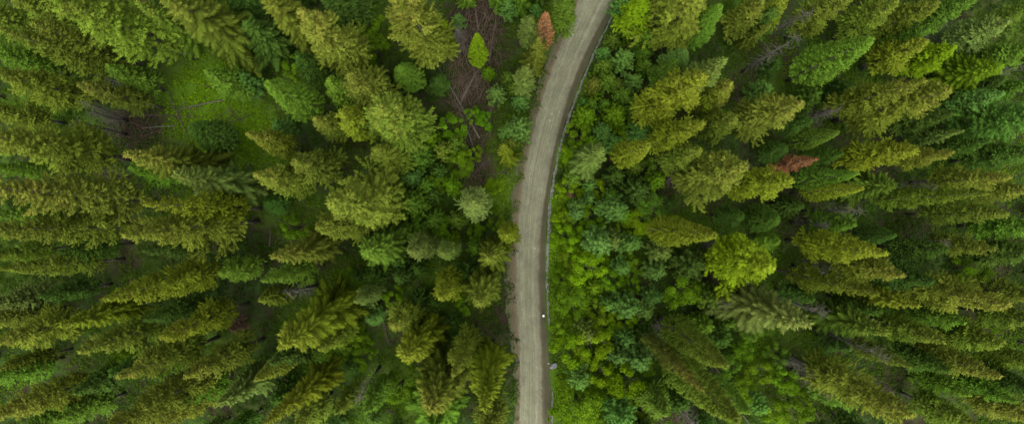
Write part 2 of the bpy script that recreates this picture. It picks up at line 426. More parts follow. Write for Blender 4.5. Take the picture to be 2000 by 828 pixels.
def conifer_crown(name, rg, h, R, c, nb, style):
    B = Blades()
    ga = 2.399963
    lob_a = rg.uniform(0, 6.28, 3); lob_s = rg.uniform(.06, .16, 3)
    z0 = c * h
    fexp = rg.uniform(.58, .78)
    for i in range(nb):
        t = ((i + rg.uniform(.1, .9)) / nb)
        t = t ** (0.85)
        az = i * ga + rg.normal(0, .35)
        z = z0 + (h - z0) * t
        if style == 'F':
            prof = min(1, ((t + .05) / .22)) ** .6 * (1 - t) ** fexp
        elif style == 'S':
            prof = min(1, ((t + .08) / .16)) ** .6 * (1 - t) ** .78
        else:
            prof = min(1, ((t + .06) / .25)) ** .7 * (1 - t) ** .70
        lob = 1 + sum(lob_s[k] * math.sin((k + 1) * az + lob_a[k] + 5 * t * (k + 1)) for k in range(3)) * (1 if style != 'T' else .4)
        jit = {'F': (.60, 1.22), 'S': (.70, 1.22), 'T': (.9, 1.06)}[style]
        bl = max(R * prof * lob * rg.uniform(*jit), .22)
        e0 = {'F': -.18 + .75 * t + rg.normal(0, .14), 'S': -.30 + .85 * t + rg.normal(0, .10), 'T': .25 + .75 * t}[style]
        cv = {'F': rg.uniform(.05, .35), 'S': -.22 + .35 * t, 'T': .25}[style]
        out = np.array([math.cos(az), math.sin(az), 0.])
        side = np.array([-out[1], out[0], 0.])
        upv = np.array([0, 0, 1.])
        root = np.array([0, 0, z])
        def at(s):
            s = np.asarray(s)[:, None]
            return root + out * bl * s + upv * bl * (e0 * s + cv * s * s)
        bc = rg.uniform(0, 1)                       # one shade per branch, twigs vary round it
        if style == 'S':
            nt_ = int(8 + 15 * bl)
            s = np.linspace(.15, 1, nt_) + rg.normal(0, .02, nt_)
            for sg in (-1, 1):
                ln = (.42 * bl * np.clip(1.08 - s, 0, 1) ** .8 * np.clip(s * 2.2, 0, 1) + .20) * rg.uniform(.75, 1.2, nt_)
                d = out * .80 + side * sg * .75 + upv * (e0 * .5 + cv * s[:, None] - .12) + rg.normal(0, .13, (nt_, 3))
                B.add(at(s), d, ln,   .062 + .025 * rg.random(nt_), np.clip(bc * .6 + .4 * rg.random(nt_), 0, 1))
            s = np.linspace(.2, .96, max(4, int(bl * 4)))
            B.add(at(s), out + upv * (e0 + 2 * cv * s[:, None] + .1) + rg.normal(0, .1, (len(s), 3)), .5, .10, np.clip(bc * .6 + .4 * rg.random(len(s)), 0, 1))
        elif style == 'F':
            # a bough with side boughs; each is a finger of upturned shoots
            arms = [(root, out, bl, e0, cv, .10)]
            if bl > .9:
                for sg in (-1, 1, -1, 1)[:2 + (bl > 2.0) * 2]:
                    f = rg.uniform(.32, .78); a2 = sg * rg.uniform(.5, .95)
                    o2 = out * math.cos(a2) + side * math.sin(a2)
                    arms.append((at(np.array([f]))[0], o2, bl * rg.uniform(.32, .5) * (1.25 - f * .6), e0 + 2 * cv * f * .6, cv, .15))
            for rt_, o_, al, ee, c_, s0 in arms:
                sd_ = np.array([-o_[1], o_[0], 0.])
                n2 = int(8 + 22 * al)
                s = rg.uniform(s0, 1.0, n2) ** .85
                pos = rt_ + o_ * al * s[:, None] + upv * al * (ee * s + c_ * s * s)[:, None]
                sg = rg.choice([-1, 1], n2)[:, None]
                d = o_ * .8 + sd_ * sg * rg.uniform(.1, .9, (n2, 1)) + upv * rg.uniform(-.15, .55, (n2, 1)) + rg.normal(0, .2, (n2, 3))
                ac_ = np.clip(bc + rg.normal(0, .12), 0, 1)
                B.add(pos, d, rg.uniform(.26, .50, n2) * (1.1 - .35 * s), .058 + .025 * rg.random(n2), np.clip(ac_ * .7 + .3 * rg.random(n2), 0, 1))
        else:
            nt_ = int(10 + 12 * bl)
            s = rg.uniform(.35, 1, nt_) ** .7
            sg = rg.choice([-1, 1], nt_)[:, None]
            d = out * .7 + side * sg * rg.uniform(.1, 1.0, (nt_, 1)) + upv * (.55 + .4 * t) + rg.normal(0, .25, (nt_, 3))
            B.add(at(s), d, rg.uniform(.28, .46, nt_), .068, np.clip(bc * .4 + .6 * rg.random(nt_), 0, 1))
    # leader
    nl = 14
    s = np.linspace(0, 1, nl)
    zt = h - .9 + s * .75
    B.add(np.stack([s * 0, s * 0, zt], -1), rg.normal(0, 1, (nl, 3)) * np.array([.7, .7, .3]) + np.array([0, 0, .8]), .32, .07, .9)
    return B.build(name, rg, h)

def pine_crown(name, rg, h, R, nb):
    """young bushy pine: upswept branches ending in needle brushes"""
    B = Blades()
    z0 = .12 * h
    for i in range(nb):
        t = (i + rg.uniform(.2, .8)) / nb
        az = i * 2.399963 + rg.normal(0, .25)
        z = z0 + (h - z0) * t * .95
        bl = max(R * (1 - t) ** .55 * min(1, (t + .25) / .4) * rg.uniform(.72, 1.15), .25)
        e0 = .15 + .9 * t
        out = np.array([math.cos(az), math.sin(az), 0.]); side = np.array([-out[1], out[0], 0.]); upv = np.array([0, 0, 1.])
        bc = rg.uniform(0, 1)
        nk = int(4 + 4 * bl)
        ks = np.linspace(.25, 1, nk)
        for s in ks:
            pt = np.array([0, 0, z]) + out * bl * s + upv * bl * (e0 * s * .5 + .28 * s * s) + side * rg.normal(0, .15) * bl * .5
            mq = 12
            d = out * .55 + upv * .6 + rg.normal(0, .75, (mq, 3))
            B.add(np.repeat(pt[None], mq, 0), d, rg.uniform(.28, .46, mq), .062, np.clip(bc * .45 + .2 + .35 * rg.random(mq), 0, 1))
    nl = 12
    B.add(np.repeat(np.array([[0, 0, h - .35]]), nl, 0), rg.normal(0, .8, (nl, 3)) + np.array([0, 0, .6]), .4, .065, .9)
    return B.build(name, rg, h)

def leaf_quads(name, pos, nrm, size, shade, zmax, rg):
    n = len(pos)
    a = unit(np.cross(nrm, rg.normal(size=(n, 3)))); b = np.cross(nrm, a)
    s = np.broadcast_to(size, n)[:, None]
    V = np.stack([pos - a * s, pos + b * s * .55 + nrm * s * .12, pos + a * s, pos - b * s * .55 + nrm * s * .12], 1)
    F = np.arange(n * 4).reshape(n, 4)
    C = np.ones((n, 4, 4)); C[:, :, 0] = shade[:, None]; C[:, :, 1] = np.clip(pos[:, 2] / zmax, 0, 1)[:, None] * .5; C[:, :, 2] = .6
    return mk_mesh(name, V.reshape(-1, 3), F, C.reshape(-1, 4))

def broadleaf_crown(name, rg, h, R, lumps, per, leaf=(.07, .14)):
    P, N, S = [], [], []
    for k in range(lumps):
        a = rg.uniform(0, 6.28); q = math.sqrt(rg.uniform(0, 1)) * .92
        lc = np.array([math.cos(a) * R * q, math.sin(a) * R * q, h * (1 - .6 * q * q) * rg.uniform(.50, .95)])
        lr = R * rg.uniform(.13, .30)
        d = unit(rg.normal(size=(per, 3)) + np.array([0, 0, .35]))
        rr = lr * rg.uniform(.35, 1.12, (per, 1))
        pp = lc + d * rr * np.array([1, 1, .75])
        P.append(pp); N.append(unit(d * .6 + np.array([0, 0, .7]) + rg.normal(0, .5, (per, 3))))
        S.append(np.clip(rg.uniform(0, 1) * .5 + .5 * rg.random(per), 0, 1))
    P = np.concatenate(P); P[:, 2] = np.maximum(P[:, 2], .08)
    return leaf_quads(name, P, np.concatenate(N), rg.uniform(*leaf, len(P)), np.concatenate(S), h, rg)

def shrub_stem(name, rg, h, R):
    paths = []
    for k in range(6):
        a = rg.uniform(0, 6.28); q = rg.uniform(.2, .7) * R
        paths.append(([[0, 0, -.15], [math.cos(a) * q * .4, math.sin(a) * q * .4, h * .4], [math.cos(a) * q, math.sin(a) * q, h * .75]], [.09, .06, .02]))
    v, f = tubes(paths, 5)
    return mk_mesh(name, v, f, smooth=True)

# unit sizes: (height, crown radius, crown base fraction)
UNIT = {'F': (28, 3.2, .22), 'S': (26, 3.4, .22), 'T': (22, 2.7, .16), 'P': (7.5, 2.3, .12), 'D': (5.0, 3.0, 0)}
LIB = {k: [] for k in UNIT}
rl = np.random.default_rng(101)
for k in range(10): LIB['F'].append((trunk_mesh("trunk", rl, 27.3, .30, 14, (.08, .27)), conifer_crown("crown", rl, 28, 3.2, .22, 200, 'F')))
for k in range(6): LIB['S'].append((trunk_mesh("trunk", rl, 25.3, .29, 8, (.08, .25)), conifer_crown("crown", rl, 26, 3.4, .22, 230, 'S')))
for k in range(4): LIB['T'].append((trunk_mesh("trunk", rl, 21.4, .22, 4, (.05, .18)), conifer_crown("crown", rl, 22, 2.7, .16, 420, 'T')))
for k in range(7): LIB['P'].append((trunk_mesh("trunk", rl, 7.0, .10, 0, bend=.08), pine_crown("crown", rl, 7.5, 2.3, 62)))
for k in range(6): LIB['D'].append((shrub_stem("trunk", rl, 5, 3), broadleaf_crown("crown", rl, 5, 3, 26, 230)))
LIBR = [(trunk_mesh("trunk", rl, 21.4, .22, 30, (.1, .9)), conifer_crown("crown", rl, 22, 2.7, .12, 190, 'T')), (trunk_mesh("trunk", rl, 21.4, .22, 40, (.1, .9)), conifer_crown("crown", rl, 22, 2.7, .12, 95, 'F'))]
for tm, cm in LIBR: tm.materials.append(M_BARK); cm.materials.append(M_NEEDLE)
MATS = {'F': M_NEEDLE, 'S': M_NEEDLE, 'T': M_NEEDLE, 'P': M_NEEDLE, 'D': M_LEAF}
for k, v in LIB.items():
    for tm, cm in v:
        tm.materials.append(M_BARK); cm.materials.append(MATS[k])

# colour: linear albedo of the foliage, amount of brown cone tint at the top, word used in the label
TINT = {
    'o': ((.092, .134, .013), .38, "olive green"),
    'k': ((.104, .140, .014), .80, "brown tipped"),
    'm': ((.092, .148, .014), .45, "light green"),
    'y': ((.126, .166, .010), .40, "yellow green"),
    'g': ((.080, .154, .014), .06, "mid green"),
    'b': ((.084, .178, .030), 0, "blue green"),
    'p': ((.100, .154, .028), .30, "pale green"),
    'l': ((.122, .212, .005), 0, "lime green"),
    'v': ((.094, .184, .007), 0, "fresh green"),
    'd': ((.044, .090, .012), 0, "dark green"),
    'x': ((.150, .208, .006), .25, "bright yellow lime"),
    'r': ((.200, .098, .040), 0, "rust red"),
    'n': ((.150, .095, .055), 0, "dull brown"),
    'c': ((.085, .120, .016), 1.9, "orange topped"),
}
KIND = {'F': ("conifer_tree", "bushy conifer", "tree", "bushy conifers of the forest"),
        'S': ("spruce_tree", "layered spruce", "tree", "layered spruces of the forest"),
        'T': ("young_conifer", "smooth teardrop conifer", "tree", "smooth teardrop conifers"),
        'P': ("young_pine", "round young pine", "tree", "young pines near the road"),
        'D': ("leafy_shrub", "leafy shrub", "shrub", "leafy shrubs along the road")}
KR = {'F': (.15, .34), 'S': (.13, .34), 'T': (.11, .33), 'P': (.035, .11), 'D': (.025, .10)}

# each tile was read at double size: tip x, tip y, visible length, visible width in half pixels
TILES = [
 (0, 0, [
  ('F',190,5,600,240,'o'),('F',140,75,400,140,'o'),('F',-5,120,480,140,'o'),('S',685,-10,420,220,'o'),('S',520,-25,340,130,'o'),
  ('F',328,308,295,105,'k'),('F',-20,290,390,160,'o'),('F',-60,430,290,120,'o'),('F',-40,540,530,200,'o'),('F',-80,740,660,190,'k'),
  ('F',-110,30,260,160,'o'),('S',488,585,360,150,'k'),('T',745,520,200,140,'d'),('F',515,660,190,100,'g'),('F',825,280,140,120,'g'),
  ('P',985,320,100,100,'b'),('S',690,722,330,170,'p'),('F',-30,190,190,120,'g'),('F',300,-40,330,150,'o'),('F',40,-30,300,150,'o'),
  ('F',900,-60,200,140,'d'),('F',-40,650,200,80,'g'),('P',905,330,90,80,'g'),
  ('F',420,260,180,110,'g')]),
 (500, 0, [
  ('S',58,-5,290,160,'o'),('F',222,85,300,200,'k'),('F',590,-70,360,205,'k'),('S',-30,95,210,170,'d'),('F',372,285,215,180,'o'),
  ('F',268,320,150,130,'g'),('T',28,337,275,150,'g'),('F',500,415,230,250,'m'),('F',312,450,175,140,'y'),('F',228,458,150,120,'k'),
  ('F',18,545,190,110,'k'),('P',110,500,90,90,'b'),('F',-2,685,245,140,'k'),('F',60,632,160,100,'k'),('F',165,628,190,160,'o'),
  ('F',325,730,280,260,'o'),('F',470,580,150,140,'o'),('P',640,612,110,120,'g'),('P',738,592,90,100,'m'),('P',720,668,80,90,'d'),
  ('P',618,692,80,90,'b'),('P',625,790,110,120,'g'),('F',825,785,150,150,'p'),('F',280,-40,160,160,'d'),('P',700,85,80,90,'g'),
  ('T',735,125,120,75,'l'),('T',815,138,145,85,'l'),('P',790,85,50,60,'b'),('P',908,285,55,60,'v'),('P',945,5,80,80,'g'),
  ('P',985,40,80,80,'b'),('P',985,310,70,70,'g'),('P',940,372,80,90,'b'),('P',992,520,90,100,'b'),('P',995,560,80,80,'o'),
  ('P',470,505,100,90,'d'),('F',150,210,150,120,'d'),('T',560,250,120,120,'g'),('D',160,260,110,110,'v'),('D',430,110,150,150,'v'),
  ('D',470,195,120,120,'v'),('D',800,640,120,110,'v'),('D',935,725,80,80,'l'),('D',760,500,110,110,'v'),('D',850,450,70,70,'v'),
  ('P',80,150,120,110,'d'),('D',900,470,80,80,'v'),('P',700,760,80,80,'d'),('D',700,720,90,100,'v'),('P',690,545,80,85,'v'),('P',785,560,80,85,'g'),('P',672,722,85,90,'g'),('P',770,725,80,85,'v'),('P',560,765,90,90,'g'),('D',850,600,70,70,'l')]),
 (1000, 0, [
  ('F',56,58,130,90,'p'),('S',98,172,130,90,'o'),('F',38,245,115,95,'p'),('P',30,15,80,90,'g'),('P',92,40,50,50,'b'),
  ('T',146,46,150,88,'r'),('F',215,-50,170,100,'g'),('P',35,400,80,85,'b'),('P',32,505,110,120,'b'),('S',12,560,80,85,'y'),('P',8,345,60,65,'g'),
  ('P',340,212,50,60,'b'),('P',430,238,90,100,'b'),('P',355,268,70,80,'g'),('P',310,337,65,75,'o'),('P',370,322,75,85,'g'),
  ('P',305,412,60,70,'g'),('P',258,402,40,50,'b'),('P',362,412,55,60,'g'),('P',258,458,90,100,'v'),('P',430,378,75,85,'g'),
  ('P',472,322,70,80,'b'),('P',375,165,60,70,'g'),('P',428,112,70,80,'g'),('P',432,32,100,110,'b'),('P',515,165,90,100,'g'),
  ('P',515,262,60,70,'g'),('F',730,-20,270,230,'m'),('T',825,28,230,120,'g'),('F',540,20,130,130,'l'),('T',675,197,145,110,'b'),
  ('F',692,315,280,170,'y'),('S',885,195,270,130,'p'),('F',862,318,175,120,'k'),('F',832,350,140,110,'y'),('F',1105,405,280,180,'k'),
  ('F',875,455,175,120,'o'),('F',750,475,245,120,'y'),('P',490,522,80,95,'b'),('P',350,522,90,100,'b'),('P',300,562,75,80,'v'),
  ('S',375,602,180,130,'p'),('P',400,455,95,100,'v'),('T',552,570,195,120,'y'),('F',775,572,195,120,'o'),('F',905,650,290,200,'o'),
  ('F',1075,700,270,140,'y'),('F',985,5,200,140,'o'),('S',998,85,120,70,'o'),('P',240,692,80,80,'g'),('P',302,722,60,65,'b'),
  ('P',300,772,55,60,'b'),('P',385,760,60,70,'g'),('P',250,800,75,80,'b'),('P',225,762,40,45,'n'),('P',392,812,120,130,'b'),
  ('P',480,740,110,120,'d'),('P',960,360,95,95,'b'),('D',200,600,110,110,'l'),('D',215,520,100,100,'v'),('D',560,650,110,100,'g'),
  ('P',450,90,70,80,'v'),('P',470,410,70,80,'g'),('P',560,700,90,90,'v'),('P',690,370,100,90,'d'),('P',1000,260,110,90,'d'),
  ('D',540,800,110,110,'g'),('P',400,680,80,90,'d'),('P',390,560,80,90,'b'),('D',190,730,90,90,'l'),('P',510,215,60,70,'g'),
  ('F',640,250,110,90,'g'),('D',395,20,70,70,'v'),('D',285,310,60,60,'v'),('D',600,790,90,90,'d')]),
 (1500, 0, [
  ('F',310,-25,280,120,'o'),('F',520,-15,290,140,'o'),('F',665,5,300,120,'o'),('T',397,160,355,155,'g'),('F',615,165,260,130,'y'),
  ('F',730,190,180,135,'l'),('F',948,80,295,150,'p'),('S',892,260,260,150,'v'),('F',1045,170,240,130,'g'),('F',820,0,180,120,'g'),
  ('F',690,385,410,180,'k'),('F',610,310,400,140,'o'),('T',322,500,235,85,'g'),('F',580,575,320,120,'y'),('F',716,595,240,90,'k'),
  ('S',766,505,225,65,'p'),('F',935,385,180,120,'b'),('F',1045,490,360,200,'d'),('F',192,615,185,80,'r'),('T',326,665,245,95,'g'),
  ('T',360,735,255,85,'y'),('S',500,720,200,140,'g'),('F',945,690,340,110,'k'),('F',1035,735,190,110,'k'),('F',890,782,470,100,'o'),
  ('P',140,385,110,110,'d'),('S',40,60,130,130,'d'),('F',640,100,140,110,'g'),('F',1040,30,200,110,'g'),('F',60,-10,150,100,'y'),
  ('F',720,440,180,110,'d'),('F',1000,600,220,130,'d'),('T',900,300,140,100,'d'),('P',250,350,110,100,'d'),('F',300,590,150,90,'d'),
  ('F',150,460,120,90,'d'),('F',860,560,160,100,'d'),('S',1020,330,200,110,'g')]),
 (0, 414, [
  ('F',520,80,520,180,'o'),('F',565,-35,430,130,'y'),('F',-60,90,570,140,'o'),('F',-80,155,330,90,'o'),('F',-10,240,420,110,'o'),
  ('F',400,300,490,140,'y'),('F',-40,345,280,130,'p'),('F',-20,505,370,140,'k'),('F',-80,440,310,120,'o'),('S',188,435,360,130,'y'),
  ('F',302,540,420,150,'o'),('F',665,488,310,120,'y'),('F',468,660,390,150,'k'),('F',753,652,300,130,'k'),('F',-20,612,260,80,'o'),
  ('F',-40,795,440,140,'k'),('F',-100,680,310,130,'g'),('S',838,765,270,130,'p'),('F',380,845,530,160,'o'),('F',555,835,330,120,'k'),
  ('F',240,835,260,120,'g'),('F',90,850,260,120,'g'),('P',930,445,90,65,'n'),('F',560,140,280,110,'d'),('F',250,130,250,100,'d'),
  ('F',160,330,230,100,'d'),('F',580,420,260,110,'d'),('F',430,640,180,100,'d'),('F',-40,20,300,110,'g'),('F',290,700,200,110,'d'),
  ('F',860,230,160,110,'g'),('D',500,590,120,120,'v'),('F',700,740,220,120,'g')]),
 (500, 414, [
  ('F',238,50,240,140,'o'),('S',425,150,170,185,'g'),('S',44,196,275,130,'k'),('F',34,262,225,95,'g'),('S',55,490,330,205,'y'),
  ('S',14,342,130,90,'o'),('F',395,357,135,85,'p'),('P',470,245,100,110,'d'),('F',254,540,175,95,'o'),('F',602,155,130,120,'p'),
  ('F',712,192,90,90,'p'),('F',722,285,130,130,'y'),('P',828,232,110,120,'d'),('S',915,188,120,130,'o'),('F',978,90,85,90,'y'),
  ('S',886,348,150,165,'o'),('F',533,442,150,130,'k'),('S',578,590,195,165,'y'),('F',828,642,210,120,'o'),('S',885,768,290,150,'y'),
  ('S',655,752,235,205,'k'),('F',795,665,135,100,'o'),('S',700,845,200,190,'g'),('S',40,822,345,120,'y'),('T',-2,650,225,95,'o'),
  ('F',310,758,150,90,'o'),('F',388,792,195,100,'g'),('F',168,845,190,130,'o'),('F',905,865,180,140,'o'),
  ('P',640,215,80,80,'d'),('P',560,180,90,90,'d'),('D',370,270,110,110,'v'),('D',380,500,130,130,'v'),('D',560,680,140,140,'v'),
  ('D',740,60,100,100,'v'),('D',640,40,80,80,'g'),('P',525,5,75,80,'g'),('D',860,80,80,80,'v'),('D',150,60,110,110,'v'),
  ('D',230,470,100,100,'v'),('D',430,560,110,110,'v'),('P',640,330,100,100,'d'),('D',760,440,120,120,'d'),('P',410,250,70,70,'d'),
  ('D',540,330,90,90,'v'),('P',700,340,90,90,'d'),('D',940,30,80,80,'v'),('S',60,590,200,120,'d'),('P',120,700,110,110,'d'),('D',820,360,80,80,'v'),('P',700,30,90,90,'g'),('P',790,25,90,95,'g'),('P',860,135,80,85,'g'),('P',770,110,80,80,'v'),('P',600,75,80,85,'g'),('P',690,110,70,80,'g'),('D',610,30,90,90,'v')]),
 (1000, 414, [
  ('P',330,112,130,140,'b'),('P',440,120,90,100,'b'),('P',420,210,85,90,'b'),('P',555,222,90,100,'b'),('P',568,150,100,110,'p'),
  ('P',248,2,70,80,'b'),('P',385,105,100,100,'p'),('T',746,105,280,125,'y'),('F',1005,232,270,215,'x'),('S',1112,482,340,195,'p'),
  ('P',685,195,140,150,'d'),('D',660,310,140,145,'v'),('P',752,322,100,110,'g'),('P',545,322,80,90,'b'),('P',442,358,115,125,'b'),
  ('D',470,285,75,80,'v'),('T',822,592,310,130,'o'),('T',876,808,470,160,'o'),('F',752,672,330,75,'c'),('T',912,762,210,105,'g'),
  ('D',200,100,120,125,'l'),('D',295,225,150,160,'l'),('D',200,345,150,155,'v'),('D',180,540,140,145,'l'),('D',310,500,160,165,'l'),
  ('D',450,650,165,170,'l'),('D',210,745,160,170,'v'),('D',330,620,120,125,'l'),('P',290,460,95,105,'p'),('P',410,552,85,90,'b'),
  ('P',485,560,110,120,'b'),('P',260,632,100,110,'b'),('P',420,772,115,125,'b'),('P',440,482,80,90,'b'),('P',368,355,60,70,'b'),
  ('D',900,530,85,90,'v'),('P',950,740,85,90,'b'),('D',860,785,80,80,'v'),('F',610,800,160,120,'g'),('D',180,30,90,90,'l'),
  ('D',230,160,100,100,'v'),('D',380,260,100,110,'v'),('D',330,400,120,125,'v'),('D',440,420,90,90,'l'),('D',300,740,110,110,'v'),
  ('D',560,700,110,110,'v'),('P',640,450,90,90,'d'),('P',740,430,90,90,'g'),('P',800,480,100,100,'d'),('D',180,265,90,90,'v'),
  ('D',200,450,100,100,'v'),('P',700,560,100,100,'g'),('D',640,60,110,100,'v'),('P',640,720,110,110,'d'),('D',960,620,110,110,'v'),
  ('D',930,460,100,100,'g'),('P',510,470,70,75,'d'),('P',830,420,80,80,'g'),('D',190,820,110,110,'l'),('D',350,830,100,100,'v'),
  ('D',850,600,100,100,'g'),('D',900,690,110,110,'v')]),
 (1500, 414, [
  ('F',940,8,340,100,'o'),('F',886,138,310,110,'o'),('F',432,140,350,140,'y'),('F',540,250,310,140,'k'),('F',385,282,340,100,'o'),
  ('S',588,365,310,110,'y'),('S',462,470,300,130,'o'),('F',712,495,290,110,'o'),('F',942,365,430,140,'k'),('F',932,522,280,130,'o'),
  ('F',1065,330,230,110,'o'),('F',1055,460,210,110,'o'),('F',1045,60,260,130,'g'),('F',577,612,280,90,'o'),('F',907,655,380,130,'k'),
  ('F',832,832,310,130,'o'),('F',572,832,490,160,'k'),('F',1035,805,310,140,'o'),('F',1085,600,290,100,'o'),('T',507,100,150,80,'d'),
  ('D',800,225,120,120,'v'),('P',470,182,75,80,'b'),('F',640,280,200,110,'d'),('F',780,430,200,110,'g'),('F',1050,180,240,130,'d'),
  ('F',700,620,260,110,'d'),('F',800,720,240,110,'g'),('F',960,740,260,110,'g'),('F',1060,700,240,100,'d'),('D',60,650,120,120,'v'),
  ('D',120,760,130,130,'v'),('D',40,560,100,100,'g'),('F',330,760,200,120,'g'),('F',450,390,160,100,'d'),('D',220,600,110,110,'v'),
  ('F',690,180,200,100,'d'),('F',360,20,200,120,'g'),('D',20,780,110,110,'v')]),
]

# ------------------------------------------------------------------ place the trees
HAND = {}   # (kind, tint, tip x, tip y) -> label written by hand
TREES = []
pick = {k: 0 for k in LIB}
rp = np.random.default_rng(55)
for ox, oy, items in TILES:
    for kind, lx, ly, L, w, tint in items:
        tx, ty = ox + lx / 2, oy + ly / 2
        L, w = L / 2, w / 2
        uh, uR, c = UNIT[kind]
        dx, dy = tx - CX, ty - CY
        rt = math.hypot(dx, dy)
        lo, hi = KR[kind]
        q = (rt - L + .35 * w) / max(rt, 1)
        k = (1 - q) / max(1 - q * c, .2) if 0 < q < 1 else hi
        if rt < 330:
            dflt = {'F': .20, 'S': .18, 'T': .15, 'P': .055, 'D': .035}[kind]
            a = max(0, min(1, (rt - 150) / 180)); k = k * a + dflt * (1 - a)
        if kind in 'PD':
            k = min(max(.0023 * w * (.5 if kind == 'D' else .70) , lo), hi)
        k = min(max(k * 1.04, lo), hi)
        h = k * CAM_H
        zw = h * (c + .22 * (1 - c))
        if kind in 'PD': zw = h * .45
        R = .5 * w * (CAM_H - zw) / FPX * (1.06 if kind == 'D' else 1.12 if kind in 'PTS' and rt > 330 else 1.12 if rt > 330 else 1.04)
        lean = (rp.normal(0, .018), rp.normal(0, .018)) if kind not in 'PD' else (0, 0)
        tip = gp(tx, ty, h)
        base = tip - np.array([lean[0] * h, lean[1] * h, h])
        if kind in 'PD':       # the listed point is the middle of the crown
            mid = gp(tx, ty, h * .5); base = np.array([mid[0], mid[1], 0])
        # keep stems off the gravel
        by = CY - base[1] * FPX / CAM_H; bx = CX + base[0] * FPX / CAM_H
        gl, gr = np.interp(by, YS, GL), np.interp(by, YS, DL)
        if kind in 'PD' and 60 < by < 800:
            rp_ = R * FPX / CAM_H
            if bx > gr and bx - rp_ * .9 < gr + 9: bx = gr + 9 + rp_ * .9; base[0] = (bx - CX) * CAM_H / FPX
            if bx < gl and bx + rp_ > gl + 2: bx = gl + 2 - rp_; base[0] = (bx - CX) * CAM_H / FPX
        if gl - 8 < bx < gr + 6:
            bx = gl - 8 if bx < (gl + gr) / 2 else gr + 8
            base[0] = (bx - CX) * CAM_H / FPX
        ac = (tx + bx) / 2, (ty + by) / 2
        TREES.append(dict(kind=kind, tint=tint, base=base, h=h, R=R, lean=lean, tip=(tx, ty), mid=ac))

# darker, lower conifers that close the canopy between the listed crowns
cov = np.zeros((84, 208), bool)                       # 10 px cells, from x = -40
gxx, gyy = np.meshgrid(np.arange(208) * 10. - 40, np.arange(84) * 10.)
def cover(t, grow=1.0):
    x0 = CX + t['base'][0] * FPX / CAM_H; y0 = CY - t['base'][1] * FPX / CAM_H
    x1, y1 = t['tip']
    x0, y0 = x0 * .75 + x1 * .25, y0 * .75 + y1 * .25
    L2 = (x1 - x0) ** 2 + (y1 - y0) ** 2 + 1e-6
    s = np.clip(((gxx - x0) * (x1 - x0) + (gyy - y0) * (y1 - y0)) / L2, 0, 1)
    w = t['R'] * FPX / (CAM_H - .5 * t['h'])
    return np.hypot(gxx - x0 - s * (x1 - x0), gyy - y0 - s * (y1 - y0)) < w * grow * (1 - .5 * s)
for t in TREES: cov |= cover(t)
OPEN = [(410, 200, 105), (480, 265, 85), (440, 160, 60), (850, 320, 60), (830, 390, 60), (520, 290, 40), (600, 420, 40), (880, 450, 60), (560, 450, 35), (350, 230, 60), (410, 200, 80), (475, 255, 60), (270, 245, 45), (700, 60, 45), (925, 100, 75), (930, 200, 65), (920, 320, 65), (980, 380, 55), (1290, 345, 40), (640, 640, 45), (770, 745, 40), (1540, 770, 60), (1490, 690, 40), (690, 570, 40)]
for x, y, r in OPEN: cov |= np.hypot(gxx - x, gyy - y) < r
cov |= (gxx > np.interp(gyy, YS, RL) - 45) & (gxx < np.interp(gyy, YS, DL) + 60)
rf = np.random.default_rng(404)
nfill = 0
cand = [(x, y) for x in np.arange(-20, 2030, 17.) for y in np.arange(5, 828, 17.)]
rf.shuffle(cand)
for x, y in cand:
    x += rf.uniform(-8, 8); y += rf.uniform(-8, 8)
    kd = rf.choice(['F', 'T', 'S'], p=[.5, .25, .25])
    h = rf.uniform(7, 15); R = rf.uniform(1.7, 2.7)
    b = gp(x, y); tp = b * CAM_H / (CAM_H - h)
    t = dict(kind=kd, tint=rf.choice(['d', 'g', 'b'], p=[.9, .06, .04]), base=np.array([b[0], b[1], 0]), h=h, R=R, lean=(0, 0),
             tip=(CX + tp[0] * FPX / CAM_H, CY - tp[1] * FPX / CAM_H))
    t['mid'] = ((x + t['tip'][0]) / 2, (y + t['tip'][1]) / 2)
    a = cover(t, .9)
    if a.sum() < 6 or cov[a].mean() > .22: continue
    cov |= a; TREES.append(t); nfill += 1
    if nfill >= 45: break
# young pines and shrubs close the strip right of the road
road_r = lambda y: np.interp(y, YS, DL)
cov = np.zeros_like(cov)
for t in TREES: cov |= cover(t, .85)
nf2 = 0
for x, y in [(rf.uniform(14, 190), rf.uniform(20, 815)) for _ in range(2500)]:
    near = x < 48
    kd = 'D' if near else rf.choice(['P', 'D'], p=[.62, .38] if y < 420 else [.4, .6])
    R = rf.uniform(.8, 1.6) if near else rf.uniform(1.3, 2.5); h = R * (2.6 if kd == 'P' else 1.5)
    x = road_r(y) + x
    if x - R * FPX / CAM_H < road_r(y) + 9 or np.hypot(x - 1290, y - 345) < 45: continue
    tn = rf.choice(['g', 'b', 'v', 'm']) if kd == 'P' else rf.choice(['l', 'l', 'v'])
    b = gp(x, y); tp = b * CAM_H / (CAM_H - h)
    t = dict(kind=kd, tint=tn, base=np.array([b[0], b[1], 0]), h=h, R=R, lean=(0, 0), tip=(CX + tp[0] * FPX / CAM_H, CY - tp[1] * FPX / CAM_H))
    t['mid'] = (x, y)
    a = cover(t, .9)
    if a.sum() < (1 if near else 4) or cov[a].mean() > .34: continue
    cov |= a; TREES.append(t); nf2 += 1
print("FILL", nfill, nf2)
ZONES = [(0, 170, "along the photo's left edge"), (170, 380, "in the far left stand"), (380, 580, "halfway from left edge to road"),
         (580, 790, "in the stand left of the road"), (790, 9999, "just left of the road")]
ZONES_R = [(-600, 1190, "just right of the road"), (1190, 1400, "in the stand right of the road"), (1400, 1600, "halfway from road to right edge"),
           (1600, 1800, "in the far right stand"), (1800, 9999, "along the photo's right edge")]
